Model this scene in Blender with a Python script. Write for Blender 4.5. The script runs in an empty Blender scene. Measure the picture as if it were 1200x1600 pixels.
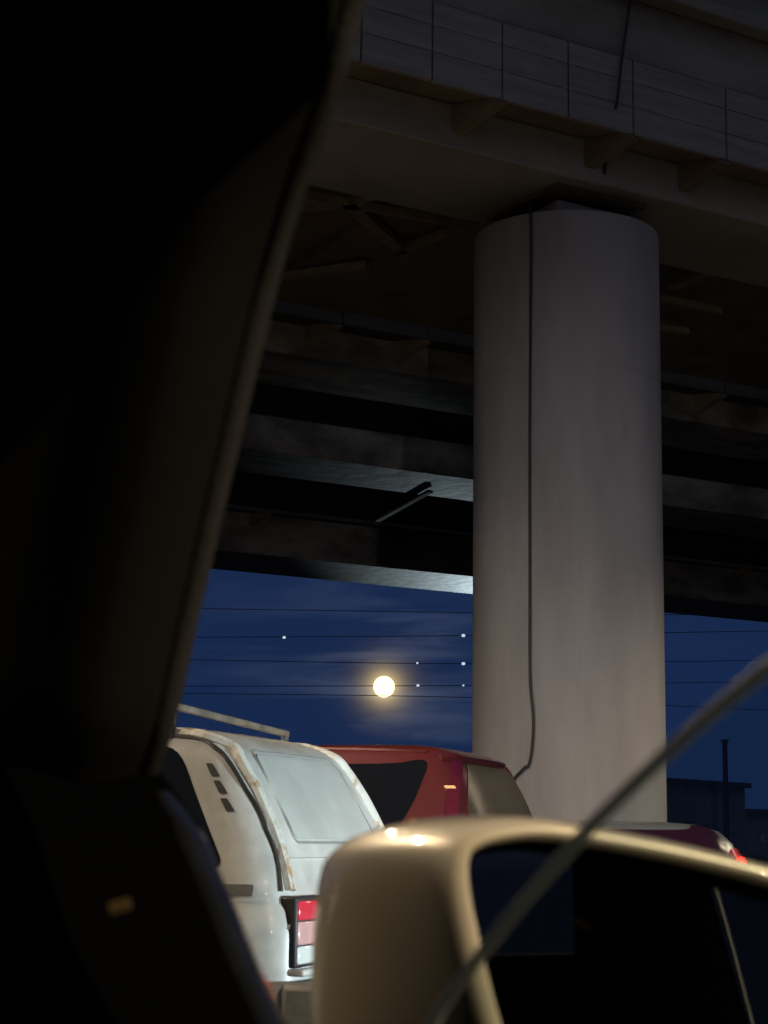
import bpy, bmesh, math, random
from mathutils import Vector, Matrix, geometry
random.seed(7)
R = math.radians
sc = bpy.context.scene
COL = sc.collection

# ------------------------------------------------------------------ camera
F = 2900.0                       # focal length in pixels of a 1200 x 1600 picture
PITCH, ROLL, EYE = R(10.0), R(0.7), 1.25
fwd = Vector((0, math.cos(PITCH), math.sin(PITCH)))
r0 = Vector((1, 0, 0)); u0 = Vector((0, -math.sin(PITCH), math.cos(PITCH)))
rgt = r0 * math.cos(ROLL) + u0 * math.sin(ROLL)
upv = u0 * math.cos(ROLL) - r0 * math.sin(ROLL)
CAM = Vector((0, 0, EYE))
cam_d = bpy.data.cameras.new('camera'); cam = bpy.data.objects.new('camera', cam_d); COL.objects.link(cam)
cam_d.sensor_fit = 'VERTICAL'; cam_d.sensor_height = 36.0; cam_d.sensor_width = 27.0
cam_d.lens = F / 1600 * 36.0
cam_d.clip_start = 0.02; cam_d.clip_end = 20000
m = Matrix((rgt, upv, -fwd)).transposed().to_4x4(); m.translation = CAM
cam.matrix_world = m
cam_d.dof.use_dof = True; cam_d.dof.focus_distance = 22.0; cam_d.dof.aperture_fstop = 13.5
sc.camera = cam

# ------------------------------------------------------------------ sky, moonlight, exposure
def ray(px, py): return (fwd * F + rgt * (px - 600) + upv * (800 - py))
MOON_DIR = ray(600, 1073).normalized()
w = bpy.data.worlds.new('World'); sc.world = w; w.use_nodes = True
nt = w.node_tree; nt.nodes.clear()
def N(t, **k):
    n = nt.nodes.new(t)
    for a, b in k.items(): setattr(n, a, b)
    return n
L = nt.links.new
out = N('ShaderNodeOutputWorld'); bg = N('ShaderNodeBackground'); L(bg.outputs[0], out.inputs[0])
sky = N('ShaderNodeTexSky', sky_type='NISHITA'); sky.sun_disc = False
sky.sun_elevation = R(-3.0); sky.sun_rotation = R(200); sky.air_density = 1.0; sky.dust_density = 0.3; sky.ozone_density = 5.0
tc = N('ShaderNodeTexCoord')
tint = N('ShaderNodeMix', data_type='RGBA', blend_type='MIX'); tint.inputs[0].default_value = 0.75
sks = N('ShaderNodeVectorMath', operation='SCALE'); L(sky.outputs[0], sks.inputs[0]); sks.inputs[3].default_value = 3.0
L(sks.outputs[0], tint.inputs[6]); tint.inputs[7].default_value = (0.105, 0.28, 0.92, 1)   # night blue of the upper air
# thin cloud streaks, brighter towards the moon that lights them
mp = N('ShaderNodeMapping'); mp.inputs['Scale'].default_value = (9, 9, 70); L(tc.outputs['Generated'], mp.inputs[0])
nz = N('ShaderNodeTexNoise'); nz.inputs['Scale'].default_value = 1.0; nz.inputs['Detail'].default_value = 5; nz.inputs['Distortion'].default_value = .4
L(mp.outputs[0], nz.inputs[0])
rp = N('ShaderNodeValToRGB'); rp.color_ramp.elements[0].position = .45; rp.color_ramp.elements[1].position = .80
L(nz.outputs[0], rp.inputs[0])
dt = N('ShaderNodeVectorMath', operation='DOT_PRODUCT'); L(tc.outputs['Generated'], dt.inputs[0]); dt.inputs[1].default_value = MOON_DIR
ac = N('ShaderNodeMath', operation='ARCCOSINE'); L(dt.outputs['Value'], ac.inputs[0])
def fall(width, amp):
    a = N('ShaderNodeMath', operation='MULTIPLY'); L(ac.outputs[0], a.inputs[0]); a.inputs[1].default_value = -1 / width
    e = N('ShaderNodeMath', operation='EXPONENT'); L(a.outputs[0], e.inputs[0])
    s = N('ShaderNodeMath', operation='MULTIPLY'); L(e.outputs[0], s.inputs[0]); s.inputs[1].default_value = amp
    return s
near = fall(R(2.1), 2.5); wide = fall(R(0.27), 22.0)
cm = N('ShaderNodeMath', operation='MULTIPLY'); L(rp.outputs[0], cm.inputs[0]); L(near.outputs[0], cm.inputs[1])
cc = N('ShaderNodeVectorMath', operation='SCALE'); cc.inputs[0].default_value = (0.44, 0.49, 0.62); L(cm.outputs[0], cc.inputs[3])
hc = N('ShaderNodeVectorMath', operation='SCALE'); hc.inputs[0].default_value = (0.85, 0.62, 0.22); L(wide.outputs[0], hc.inputs[3])
a1 = N('ShaderNodeVectorMath', operation='ADD'); L(tint.outputs[2], a1.inputs[0]); L(cc.outputs[0], a1.inputs[1])
a2 = N('ShaderNodeVectorMath', operation='ADD'); L(a1.outputs[0], a2.inputs[0]); L(hc.outputs[0], a2.inputs[1])
sx = N('ShaderNodeSeparateXYZ'); L(tc.outputs['Generated'], sx.inputs[0])
bk = N('ShaderNodeMapRange'); bk.inputs[1].default_value = .35; bk.inputs[2].default_value = -.5; L(sx.outputs[1], bk.inputs[0])
up = N('ShaderNodeMapRange'); up.inputs[1].default_value = .12; up.inputs[2].default_value = .45; L(sx.outputs[2], up.inputs[0])
bu = N('ShaderNodeMix', data_type='RGBA'); L(up.outputs[0], bu.inputs[0]); bu.inputs[6].default_value = (.03, .04, .085, 1); bu.inputs[7].default_value = (.82, .89, 1.14, 1)   # dark skyline, grey glow of the town above it
mg = N('ShaderNodeMix', data_type='RGBA'); L(bk.outputs[0], mg.inputs[0]); L(a2.outputs[0], mg.inputs[6]); L(bu.outputs[2], mg.inputs[7])
L(mg.outputs[2], bg.inputs[0]); bg.inputs[1].default_value = 0.1
sun_d = bpy.data.lights.new('moonlight', 'SUN'); sun_d.energy = 0.01; sun_d.angle = R(0.5); sun_d.color = (1, .9, .7)
sun = bpy.data.objects.new('moonlight', sun_d); COL.objects.link(sun)
sun.rotation_euler = (MOON_DIR).to_track_quat('Z', 'Y').to_euler()
sc.view_settings.view_transform = 'Standard'; sc.view_settings.look = 'None'
sc.view_settings.exposure = 0.0; sc.view_settings.gamma = 1.0
sc.cycles.max_bounces = 8; sc.cycles.caustics_reflective = False; sc.cycles.caustics_refractive = False
sc.cycles.sample_clamp_indirect = 3.0

def lamp(name, kind, loc, energy, color, target=None, size=0.2, spot=60, blend=0.5):
    d = bpy.data.lights.new(name, kind); d.energy = energy; d.color = color
    if kind == 'SPOT': d.spot_size = R(spot); d.spot_blend = blend; d.shadow_soft_size = size
    elif kind == 'POINT': d.shadow_soft_size = size
    o = bpy.data.objects.new(name, d); COL.objects.link(o); o.location = loc
    if target is not None: o.rotation_euler = (Vector(target) - Vector(loc)).to_track_quat('-Z', 'Y').to_euler()
    return o
WARM = (1.0, .80, .54); COOL = (.74, .93, 1.0)

# ------------------------------------------------------------------ picking points in the world
def at(px, py, depth): d = ray(px, py); return CAM + d * (depth / d.y)
def on_plane(px, py, p0, n):
    d = ray(px, py); return CAM + d * ((Vector(p0) - CAM).dot(n) / d.dot(n))

# ------------------------------------------------------------------ materials
def mat(name, color, rough=.6, metal=0, coat=0, noise=0, nscale=4, color2=None, bump=0, bscale=40, emit=None, estr=0, spec=None, stretch=None, detail=6, lo=.35, hi=.65):
    mt = bpy.data.materials.new(name); mt.use_nodes = True; t = mt.node_tree; b = t.nodes['Principled BSDF']
    b.inputs['Base Color'].default_value = (*color, 1); b.inputs['Roughness'].default_value = rough
    b.inputs['Metallic'].default_value = metal; b.inputs['Coat Weight'].default_value = coat; b.inputs['Coat Roughness'].default_value = .03
    if spec is not None: b.inputs['Specular IOR Level'].default_value = spec
    if emit: b.inputs['Emission Color'].default_value = (*emit, 1); b.inputs['Emission Strength'].default_value = estr
    if noise or bump:
        c = t.nodes.new('ShaderNodeTexCoord'); mpn = t.nodes.new('ShaderNodeMapping'); t.links.new(c.outputs['Object'], mpn.inputs[0])
        if stretch: mpn.inputs['Scale'].default_value = stretch
    if noise:
        n = t.nodes.new('ShaderNodeTexNoise'); n.inputs['Scale'].default_value = nscale; n.inputs['Detail'].default_value = detail; n.inputs['Roughness'].default_value = .6
        t.links.new(mpn.outputs[0], n.inputs[0])
        rr = t.nodes.new('ShaderNodeValToRGB'); t.links.new(n.outputs[0], rr.inputs[0])
        c2 = color2 or tuple(x * (1 - noise) for x in color)
        rr.color_ramp.elements[0].position = lo; rr.color_ramp.elements[1].position = hi
        rr.color_ramp.elements[0].color = (*c2, 1); rr.color_ramp.elements[1].color = (*color, 1)
        t.links.new(rr.outputs[0], b.inputs['Base Color'])
    if bump:
        n2 = t.nodes.new('ShaderNodeTexNoise'); n2.inputs['Scale'].default_value = bscale; n2.inputs['Detail'].default_value = 5
        t.links.new(c.outputs['Object'], n2.inputs[0])
        bp = t.nodes.new('ShaderNodeBump'); bp.inputs['Strength'].default_value = bump; bp.inputs['Distance'].default_value = .02
        t.links.new(n2.outputs[0], bp.inputs['Height']); t.links.new(bp.outputs[0], b.inputs['Normal'])
    return mt
M = {}
M['asphalt'] = mat('asphalt', (.06, .058, .055), .85, noise=.4, nscale=3, bump=.5, bscale=60)
M['concrete'] = mat('deck_concrete', (.36, .35, .33), .85, noise=.45, nscale=1.1, bump=.25, bscale=14, stretch=(.5, .5, 1.6))
M['panel'] = mat('panel_concrete', (.38, .385, .40), .8, noise=.3, nscale=1.6, bump=.3, bscale=9, stretch=(.5, .5, 7))
M['soffit'] = mat('girder_concrete', (.36, .335, .30), .55, noise=.62, nscale=1.5, bump=1.0, bscale=2.6, stretch=(.5, 2.0, 1), lo=.40, hi=.60)
M['slab'] = mat('shade_dark_slab', (.075, .068, .058), .85, noise=.4, nscale=1.5)  # dark base colour stands in for the shade under the far decks
M['dark_panel'] = mat('shade_dark_panel', (.085, .08, .075), .85, noise=.4, nscale=1.6, stretch=(.5, .5, 6))  # darker copy of the panel concrete: shade of the far decks in the colour
M['girder'] = mat('smooth_girder_concrete', (.42, .41, .385), .85, noise=.3, nscale=1.1, bump=.2, bscale=8, stretch=(.5, .8, 2))
M['brown'] = mat('brown_concrete', (.25, .20, .145), .8, noise=.4, nscale=1.5)  # brown tone varying at random: near slab, brackets, cross beam
M['brace'] = mat('galvanised_brace', (.36, .31, .24), .6, noise=.4, nscale=6)
M['pier'] = mat('pier_concrete', (.425, .415, .43), .85, noise=.28, nscale=1.3, bump=.1, bscale=26, stretch=(1, 1, .22), detail=9)
M['steel'] = mat('weathered_steel', (.24, .19, .14), .6, .3, noise=.5, nscale=8, bump=.2)
M['rubber'] = mat('black_rubber', (.012, .012, .012), .55)
M['tyre'] = mat('tyre_rubber', (.02, .02, .02), .8, bump=.3, bscale=60)
M['cable'] = mat('cable_sheath', (.035, .035, .038), .6)
M['wire'] = mat('power_wire', (.04, .05, .08), .6)
M['glass'] = mat('dark_car_glass', (.006, .007, .009), .06, spec=.35)
M['pale_glass'] = mat('pale_rear_glass', (.38, .395, .365), .55, noise=.18, nscale=3, detail=3, bump=.05, bscale=30)  # pale grey, slightly mottled rear window of the white car
M['white'] = mat('dirty_white_paint', (.50, .495, .46), .38, coat=.25, noise=.28, nscale=5, bump=.04, bscale=6)
M['rust'] = mat('rusted_white_paint', (.56, .56, .51), .45, noise=1, nscale=13, color2=(.36, .24, .13), lo=.38, hi=.46, stretch=(1, 1, .6), bump=.25, bscale=40)
M['red'] = mat('red_paint', (.12, .019, .018), .3, .15, coat=.6, noise=.15, nscale=3)
M['silver'] = mat('silver_paint', (.42, .43, .42), .32, .6, coat=.5, noise=.1, nscale=3)
M['chrome'] = mat('chrome', (.6, .6, .6), .15, 1)
M['greyplastic'] = mat('grey_plastic', (.10, .10, .095), .6, noise=.3, nscale=9, bump=.1)
M['red_lens'] = mat('red_lamp_lens', (.55, .03, .05), .15, coat=.5)
M['dim_lens'] = mat('dim_red_lens', (.12, .010, .024), .15, coat=.5)
M['pink_lens'] = mat('faded_lamp_lens', (.62, .34, .32), .2, coat=.5, noise=.25, nscale=10)
M['clear_lens'] = mat('clear_lamp_lens', (.55, .57, .54), .15, coat=.6)
M['seal'] = mat('grey_window_seal', (.20, .21, .20), .6)
M['brake'] = mat('lit_brake_lamp', (.4, .01, .01), .2, emit=(1, .002, .001), estr=60)
M['headlight'] = mat('lit_headlamp', (.8, .8, .8), .2, emit=(.85, .95, 1), estr=25)
M['rim'] = mat('wheel_rim', (.35, .35, .35), .35, .7)

# ------------------------------------------------------------------ mesh helpers
def empty(name, loc=(0, 0, 0), rz=0):
    o = bpy.data.objects.new(name, None); COL.objects.link(o); o.location = loc; o.rotation_euler = (0, 0, rz); o.empty_display_size = .2
    return o
def tag(o, label=None, cat=None, group=None, kind=None):
    if label: o['label'] = label
    if cat: o['category'] = cat
    if group: o['group'] = group
    if kind: o['kind'] = kind
    return o
def link(name, bm, material, parent=None, smooth=True, bevel=0, angle=40):
    bmesh.ops.recalc_face_normals(bm, faces=bm.faces)
    me = bpy.data.meshes.new(name); bm.to_mesh(me); bm.free()
    if smooth:
        for p in me.polygons: p.use_smooth = True
        me.set_sharp_from_angle(angle=R(angle))
    me.materials.append(material)
    o = bpy.data.objects.new(name, me); COL.objects.link(o)
    if parent: o.parent = parent
    if bevel:
        b = o.modifiers.new('bevel', 'BEVEL'); b.width = bevel; b.segments = 2; b.limit_method = 'ANGLE'
    return o
def hexa(bm, pts):
    v = [bm.verts.new(p) for p in pts]
    for f in ((0, 3, 2, 1), (4, 5, 6, 7), (0, 1, 5, 4), (1, 2, 6, 5), (2, 3, 7, 6), (3, 0, 4, 7)): bm.faces.new([v[i] for i in f])
def box(bm, a, b):
    (x0, y0, z0), (x1, y1, z1) = a, b
    hexa(bm, [(x0, y0, z0), (x1, y0, z0), (x1, y1, z0), (x0, y1, z0), (x0, y0, z1), (x1, y0, z1), (x1, y1, z1), (x0, y1, z1)])
def bar(bm, a, b, wd, ht, upd=Vector((0, 0, 1))):
    a = Vector(a); b = Vector(b); d = (b - a).normalized(); s = d.cross(upd).normalized(); u = s.cross(d).normalized()
    s *= wd / 2; u *= ht / 2
    hexa(bm, [a - s - u, a + s - u, a + s + u, a - s + u, b - s - u, b + s - u, b + s + u, b - s + u])
def tube(bm, pts, rad, n=8, close=False):
    pts = [Vector(p) for p in pts]; rings = []
    prev = None
    for i, p in enumerate(pts):
        d = (pts[min(i + 1, len(pts) - 1)] - pts[max(i - 1, 0)])
        if d.length < 1e-9: d = Vector((0, 0, 1))
        d.normalize()
        if prev is None:
            s = d.orthogonal().normalized()
        else:
            s = (prev - d * prev.dot(d)).normalized()
        prev = s; t = d.cross(s)
        rr = rad[i] if isinstance(rad, (list, tuple)) else rad
        rings.append([bm.verts.new(p + (s * math.cos(2 * math.pi * k / n) + t * math.sin(2 * math.pi * k / n)) * rr) for k in range(n)])
    for a, b in zip(rings, rings[1:]):
        for k in range(n): bm.faces.new([a[k], a[(k + 1) % n], b[(k + 1) % n], b[k]])
    bm.faces.new(rings[0][::-1]); bm.faces.new(rings[-1])
def lathe(bm, prof, n=48, axis='Z', c=(0, 0, 0)):
    c = Vector(c); rings = []
    for rr, z in prof:
        ring = []
        for k in range(n):
            a = 2 * math.pi * k / n; x, y = rr * math.cos(a), rr * math.sin(a)
            ring.append(bm.verts.new(c + (Vector((x, y, z)) if axis == 'Z' else Vector((x, z, y)))))
        rings.append(ring)
    for a, b in zip(rings, rings[1:]):
        for k in range(n): bm.faces.new([a[k], a[(k + 1) % n], b[(k + 1) % n], b[k]])
    bm.faces.new(rings[0][::-1]); bm.faces.new(rings[-1])
def spline(pts, n=8):
    pts = [Vector(p) for p in pts]; o = []
    for i in range(len(pts) - 1):
        p0 = pts[max(i - 1, 0)]; p1 = pts[i]; p2 = pts[i + 1]; p3 = pts[min(i + 2, len(pts) - 1)]
        for k in range(n):
            t = k / n
            o.append(.5 * ((2 * p1) + (p2 - p0) * t + (2 * p0 - 5 * p1 + 4 * p2 - p3) * t * t + (3 * p1 - p0 - 3 * p2 + p3) * t ** 3))
    o.append(pts[-1]); return o
def rpoly(pts, r, n=5):
    pts = [Vector(p).to_2d() if len(p) > 2 else Vector(p) for p in pts]; o = []
    for i, p in enumerate(pts):
        a = pts[i - 1] - p; b = pts[(i + 1) % len(pts)] - p
        rr = r[i] if isinstance(r, (list, tuple)) else r
        rr = min(rr, a.length * .49, b.length * .49)
        s = p + a.normalized() * rr; e = p + b.normalized() * rr
        for k in range(n + 1):
            t = k / n; o.append(s * (1 - t) ** 2 + p * 2 * t * (1 - t) + e * t * t)
    return o

# ------------------------------------------------------------------ cars: a body lofted from level slices
class Shell:
    def __init__(self, spec, n=6.0, ridge=0):
        self.s = spec; self.n = n
    def at(self, z):
        s = self.s
        if z <= s[0][0]: return s[0][1:]
        for a, b in zip(s, s[1:]):
            if z <= b[0]:
                t = (z - a[0]) / max(b[0] - a[0], 1e-6)
                return tuple(a[i] + (b[i] - a[i]) * t for i in (1, 2, 3))
        return s[-1][1:]
    def side(self, x, z, sg=1):
        xr, xf, wd = self.at(z); c = (xr + xf) / 2; a = (xf - xr) / 2
        q = min(abs((x - c) / a), .9999)
        return Vector((x, sg * wd * (1 - q ** self.n) ** (1 / self.n), z))
    def rear(self, y, z, sg=-1):
        xr, xf, wd = self.at(z); c = (xr + xf) / 2; a = (xf - xr) / 2
        q = min(abs(y / wd), .9999)
        return Vector((c + sg * a * (1 - q ** self.n) ** (1 / self.n), y, z))
    def body(self, bm, n=96):
        zs = []
        for a, b in zip(self.s, self.s[1:]):
            k = max(1, int((b[0] - a[0]) / .05))
            zs += [a[0] + (b[0] - a[0]) * i / k for i in range(k)]
        zs.append(self.s[-1][0]); rings = []
        for z in zs:
            xr, xf, wd = self.at(z); c = (xr + xf) / 2; a = (xf - xr) / 2
            dense = []
            for k in range(1441):
                t = 2 * math.pi * k / 1440; cs, sn = math.cos(t), math.sin(t)
                dense.append(Vector((math.copysign(abs(cs) ** (2 / self.n), cs), math.copysign(abs(sn) ** (2 / self.n), sn), 0)))
            acc = [0]
            for p, q in zip(dense, dense[1:]): acc.append(acc[-1] + (q - p).length)
            ring = []; j = 0
            for k in range(n):
                tgt = acc[-1] * k / n
                while acc[j + 1] < tgt: j += 1
                f = (tgt - acc[j]) / max(acc[j + 1] - acc[j], 1e-9); p = dense[j].lerp(dense[j + 1], f)
                ring.append(bm.verts.new((c + a * p.x, wd * p.y, z)))
            rings.append(ring)
        for a, b in zip(rings, rings[1:]):
            for k in range(n): bm.faces.new([a[k], a[(k + 1) % n], b[(k + 1) % n], b[k]])
        bm.faces.new(rings[0][::-1])
        cv = bm.verts.new(Vector((sum(v.co.x for v in rings[-1]) / n, 0, self.s[-1][0] + .003)))
        for k in range(n): bm.faces.new([rings[-1][k], rings[-1][(k + 1) % n], cv])
def patch(bm, poly, fn, off, thick=.01, step=.05, nrm=None):
    """a thin solid piece of trim, glass or lens lying on a body surface"""
    poly = [Vector(p).to_2d() if len(p) > 2 else Vector(p) for p in poly]
    n = len(poly); x0 = min(p.x for p in poly); x1 = max(p.x for p in poly); y0 = min(p.y for p in poly); y1 = max(p.y for p in poly)
    pts = list(poly)
    i = x0 + step / 2
    while i < x1:
        j = y0 + step / 2
        while j < y1:
            pts.append(Vector((i + 1e-4 * math.sin(j * 91), j + 1e-4 * math.sin(i * 77)))); j += step
        i += step
    vs, es, fs, *_ = geometry.delaunay_2d_cdt(pts, [(k, (k + 1) % n) for k in range(n)], [], 1, 1e-5)
    def pos(p, o):
        q = fn(p.x, p.y); d = .01
        if nrm: nn = nrm
        else:
            du = fn(p.x + d, p.y) - fn(p.x - d, p.y); dv = fn(p.x, p.y + d) - fn(p.x, p.y - d)
            nn = du.cross(dv).normalized()
            cen = Vector((0, 0, q.z))
            if nn.dot(q - cen) < 0: nn = -nn
        return q + nn * o
    top = [bm.verts.new(pos(p, off)) for p in vs]; bot = [bm.verts.new(pos(p, off - thick)) for p in vs]
    cnt = {}
    for f in fs:
        try:
            bm.faces.new([top[k] for k in f]); bm.faces.new([bot[k] for k in reversed(f)])
        except ValueError: continue
        for a, b in zip(f, list(f[1:]) + [f[0]]):
            key = (min(a, b), max(a, b)); cnt[key] = cnt.get(key, 0) + 1
    for (a, b), c in cnt.items():
        if c == 1: bm.faces.new([top[a], top[b], bot[b], bot[a]])
    for v in [v for v in bm.verts if not v.link_faces]: bm.verts.remove(v)
def make_wheel(root, x, y, rad, wd=.2):
    sg = 1 if y > 0 else -1
    bm = bmesh.new()
    lathe(bm, [(rad * .62, -wd / 2), (rad * .9, -wd / 2), (rad * .98, -wd * .36), (rad, -wd * .2), (rad, wd * .2), (rad * .98, wd * .36), (rad * .9, wd / 2), (rad * .62, wd / 2)], 40, 'Y', (0, 0, 0))
    t = link('wheel', bm, M['tyre'], root); t.location = (x, y - sg * wd / 2, rad)
    bm = bmesh.new()
    lathe(bm, [(rad * .615, -wd * .3), (rad * .615, wd * .46), (rad * .55, wd * .47), (rad * .5, wd * .3), (rad * .2, wd * .34), (rad * .17, wd * .44), (.02, wd * .45)][::1], 32, 'Y')
    if sg < 0: bmesh.ops.scale(bm, vec=(1, -1, 1), verts=bm.verts)
    r_ = link('rim', bm, M['rim'], t)
    return t
def heading(az): return math.atan2(math.cos(R(az)), math.sin(R(az)))   # az: degrees right of the view
def place(root, az, local, world):
    """turn the car to its heading and move it until a local point meets a world point (ground stays ground)"""
    rz = heading(az); c, s = math.cos(rz), math.sin(rz)
    root.rotation_euler = (0, 0, rz)
    root.location = (world.x - (c * local[0] - s * local[1]), world.y - (s * local[0] + c * local[1]), 0)
def part(name, root, material, poly, fn, off=.003, thick=.012, step=.05, **k):
    bm = bmesh.new(); patch(bm, poly, fn, off, thick, step); return link(name, bm, material, root, **k)
def trail(name, root, material, pts, fn, rad, off=0, n=6):
    bm = bmesh.new(); q = [fn(*p) for p in spline([(a, b, 0) for a, b in pts], 6) for p in [(p.x, p.y)]] if False else [fn(p.x, p.y) for p in spline([(a, b, 0) for a, b in pts], 6)]
    tube(bm, q, rad, n); return link(name, bm, material, root)

# ================================================================== THE PLACE
bm = bmesh.new()
g = 30
for i in range(g + 1):
    for j in range(g + 1):
        f = lambda k: math.copysign(abs((k / g - .5) * 2) ** 3 * 3000, k / g - .5)
        bm.verts.new((f(i), f(j), 0))
bm.verts.ensure_lookup_table()
for i in range(g):
    for j in range(g):
        a = i * (g + 1) + j; bm.faces.new([bm.verts[a], bm.verts[a + g + 1], bm.verts[a + g + 2], bm.verts[a + 1]])
tag(link('road', bm, M['asphalt'], smooth=False), kind='structure')

# ------------------------------------------------------------------ viaduct frame
AZ = R(58); DD = Vector((math.sin(AZ), math.cos(AZ), 0)); NN = Vector((-math.cos(AZ), math.sin(AZ), 0))
PC = Vector((1.97, 20.0, 0))
VR = math.atan2(DD.y, DD.x)                        # local x along the viaduct, local y away from the road
def W(s, t, z): return PC + DD * s + NN * t + Vector((0, 0, z))
def st(p): q = p - PC; return q.dot(DD), q.dot(NN)
def s_at(px, py, t): return st(on_plane(px, py, W(0, t, 0), NN))[0]
def on_z(px, py, z):                               # viaduct (s, t) of the point of that height under a pixel
    d = ray(px, py); return st(CAM + d * ((z - EYE) / d.z))
ZB, ZU, ZP, ZQ = ZB, ZU0, ZP0, ZQ0 = [EYE + q for q in (7.0, 7.48, 8.31, 9.02)]   # girder bottom, slab underside, panel top, parapet top
OV = .42

def viaduct(t0, wd, tend, joints, brackets, label, s0, s1, zb=ZB, near=True, deep=0):
    ZU, ZP, ZQ = ZU0 + deep, ZP0 + deep, ZQ0 + deep
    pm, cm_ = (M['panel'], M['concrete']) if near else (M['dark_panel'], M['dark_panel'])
    root = empty('viaduct', W(0, 0, 0), VR)
    tag(root, label, 'viaduct', 'parallel viaduct decks')
    tn = t0 - wd / 2; tp = tn - OV
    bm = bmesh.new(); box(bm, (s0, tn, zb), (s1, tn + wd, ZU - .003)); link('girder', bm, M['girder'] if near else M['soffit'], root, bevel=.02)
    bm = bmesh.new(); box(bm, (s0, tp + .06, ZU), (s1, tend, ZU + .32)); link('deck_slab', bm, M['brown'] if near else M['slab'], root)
    js = sorted(joints)
    for a, b in zip(js, js[1:]):
        bm = bmesh.new(); y0_, y1_ = ZU - .02, ZP - .012; hh = y1_ - y0_; pr = [(0, y0_)]
        for fr_ in (.36, .70): pr += [(0, y0_ + hh * fr_ - .008), (.008, y0_ + hh * fr_ - .005), (.008, y0_ + hh * fr_ + .005), (0, y0_ + hh * fr_ + .008)]
        pr += [(0, y1_), (.057, y1_), (.057, y0_)]
        va = [bm.verts.new((a + .012, tp + u, z)) for u, z in pr]; vb = [bm.verts.new((b - .012, tp + u, z)) for u, z in pr]
        bm.faces.new(va); bm.faces.new(vb[::-1])
        for q_ in range(len(pr)): bm.faces.new([va[q_], va[(q_ + 1) % len(pr)], vb[(q_ + 1) % len(pr)], vb[q_]])
        e = link('edge_panel', bm, pm, root, angle=20)
    bm = bmesh.new(); box(bm, (s0, tp + .035, ZP), (s1, tp + .24, ZQ)); link('parapet', bm, cm_, root, bevel=.02)
    bm = bmesh.new(); box(bm, (s0, tp - .16, ZQ + .003), (s1, tp + .34, ZQ + .16)); link('coping', bm, cm_, root, bevel=.02)
    bm = bmesh.new(); box(bm, (s0, tp + .05, ZQ + .163), (s1, tp + .2, ZQ + 1.3)); link('barrier', bm, cm_, root)
    for s in brackets:
        bm = bmesh.new(); e, h = s - .27, .075
        hexa(bm, [(s - h, tp + .02, ZU - .07), (e - h, tn - .004, ZU - .33), (e + h, tn - .004, ZU - .33), (s + h, tp + .02, ZU - .07),
                  (s - h, tp + .02, ZU - .003), (e - h, tn - .004, ZU - .003), (e + h, tn - .004, ZU - .003), (s + h, tp + .02, ZU - .003)])
        link('bracket', bm, M['brown'], root, smooth=False, bevel=.01)
    return root
S0, S1 = -14.0, 42.0
tp1 = -.9 - OV
J = [s_at(px, py, tp1) for px, py in ((565, 50), (676, 60), (785, 80), (888, 110), (989, 130), (1134, 170))]
print('joints', J)
j1 = list(J)
while j1[0] > S0 + .9: j1.insert(0, j1[0] - .92)
while j1[-1] < S1 - 1.4: j1.append(j1[-1] + 1.36)
br1 = [J[0] - .95, J[2], J[4], J[5], J[5] + 1.36, J[5] + 3.1, J[5] + 4.8]
k = J[0] - 2.7
while k > S0: br1.append(k); k -= 1.75
VA = viaduct(0, 1.8, 6.3, j1, br1, 'nearest viaduct deck, resting on the round pier, with grey edge panels over brackets', S0, S1)
def grid(t0, step, off, a=S0, b=S1):
    o = [a + off]
    while o[-1] < b: o.append(o[-1] + step)
    return o
def brk_at(t, pts, step):
    s = [s_at(px, py, t) for px, py in pts]
    k = s[-1] + step
    while k < S1: s.append(k); k += step
    k = s[0] - step
    while k > S0: s.append(k); k -= step
    return s
t2 = 8.16; t3 = 14.58; t4 = 26.3
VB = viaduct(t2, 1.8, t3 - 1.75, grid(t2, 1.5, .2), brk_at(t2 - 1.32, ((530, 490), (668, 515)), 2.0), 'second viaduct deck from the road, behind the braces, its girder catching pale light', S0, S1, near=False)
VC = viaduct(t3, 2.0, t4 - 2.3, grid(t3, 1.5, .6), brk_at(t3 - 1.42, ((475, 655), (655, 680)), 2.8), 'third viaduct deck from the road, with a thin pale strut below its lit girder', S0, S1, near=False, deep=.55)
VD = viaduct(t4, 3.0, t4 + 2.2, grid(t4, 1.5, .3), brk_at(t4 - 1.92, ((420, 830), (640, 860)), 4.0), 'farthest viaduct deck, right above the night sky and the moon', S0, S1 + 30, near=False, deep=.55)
# braces under the nearest deck
VAi = Matrix.Rotation(-VR, 4, 'Z') @ Matrix.Translation(-PC)
def brace(a, b, wd=.09, ht=.09, z=EYE + 7.25):
    bm = bmesh.new(); pa = on_z(*a, z); pb = on_z(*b, z)
    bar(bm, (pa[0], pa[1], z), (pb[0], pb[1], z), wd, ht); link('brace', bm, M['brace'], VA, smooth=False)
for a, b, wd in (((478, 306), (735, 352), .07), ((470, 323), (552, 318), .10), ((545, 314), (628, 392), .16), ((545, 322), (612, 284), .16), ((622, 392), (745, 345), .08),
                 ((445, 432), (575, 414), .14), ((1030, 466), (1125, 486), .09), ((1035, 408), (1085, 380), .12), ((1030, 512), (1075, 518), .09), ((1050, 448), (1170, 396), .14), ((1085, 400), (1215, 425), .08)):
    brace(a, b, wd)
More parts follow.
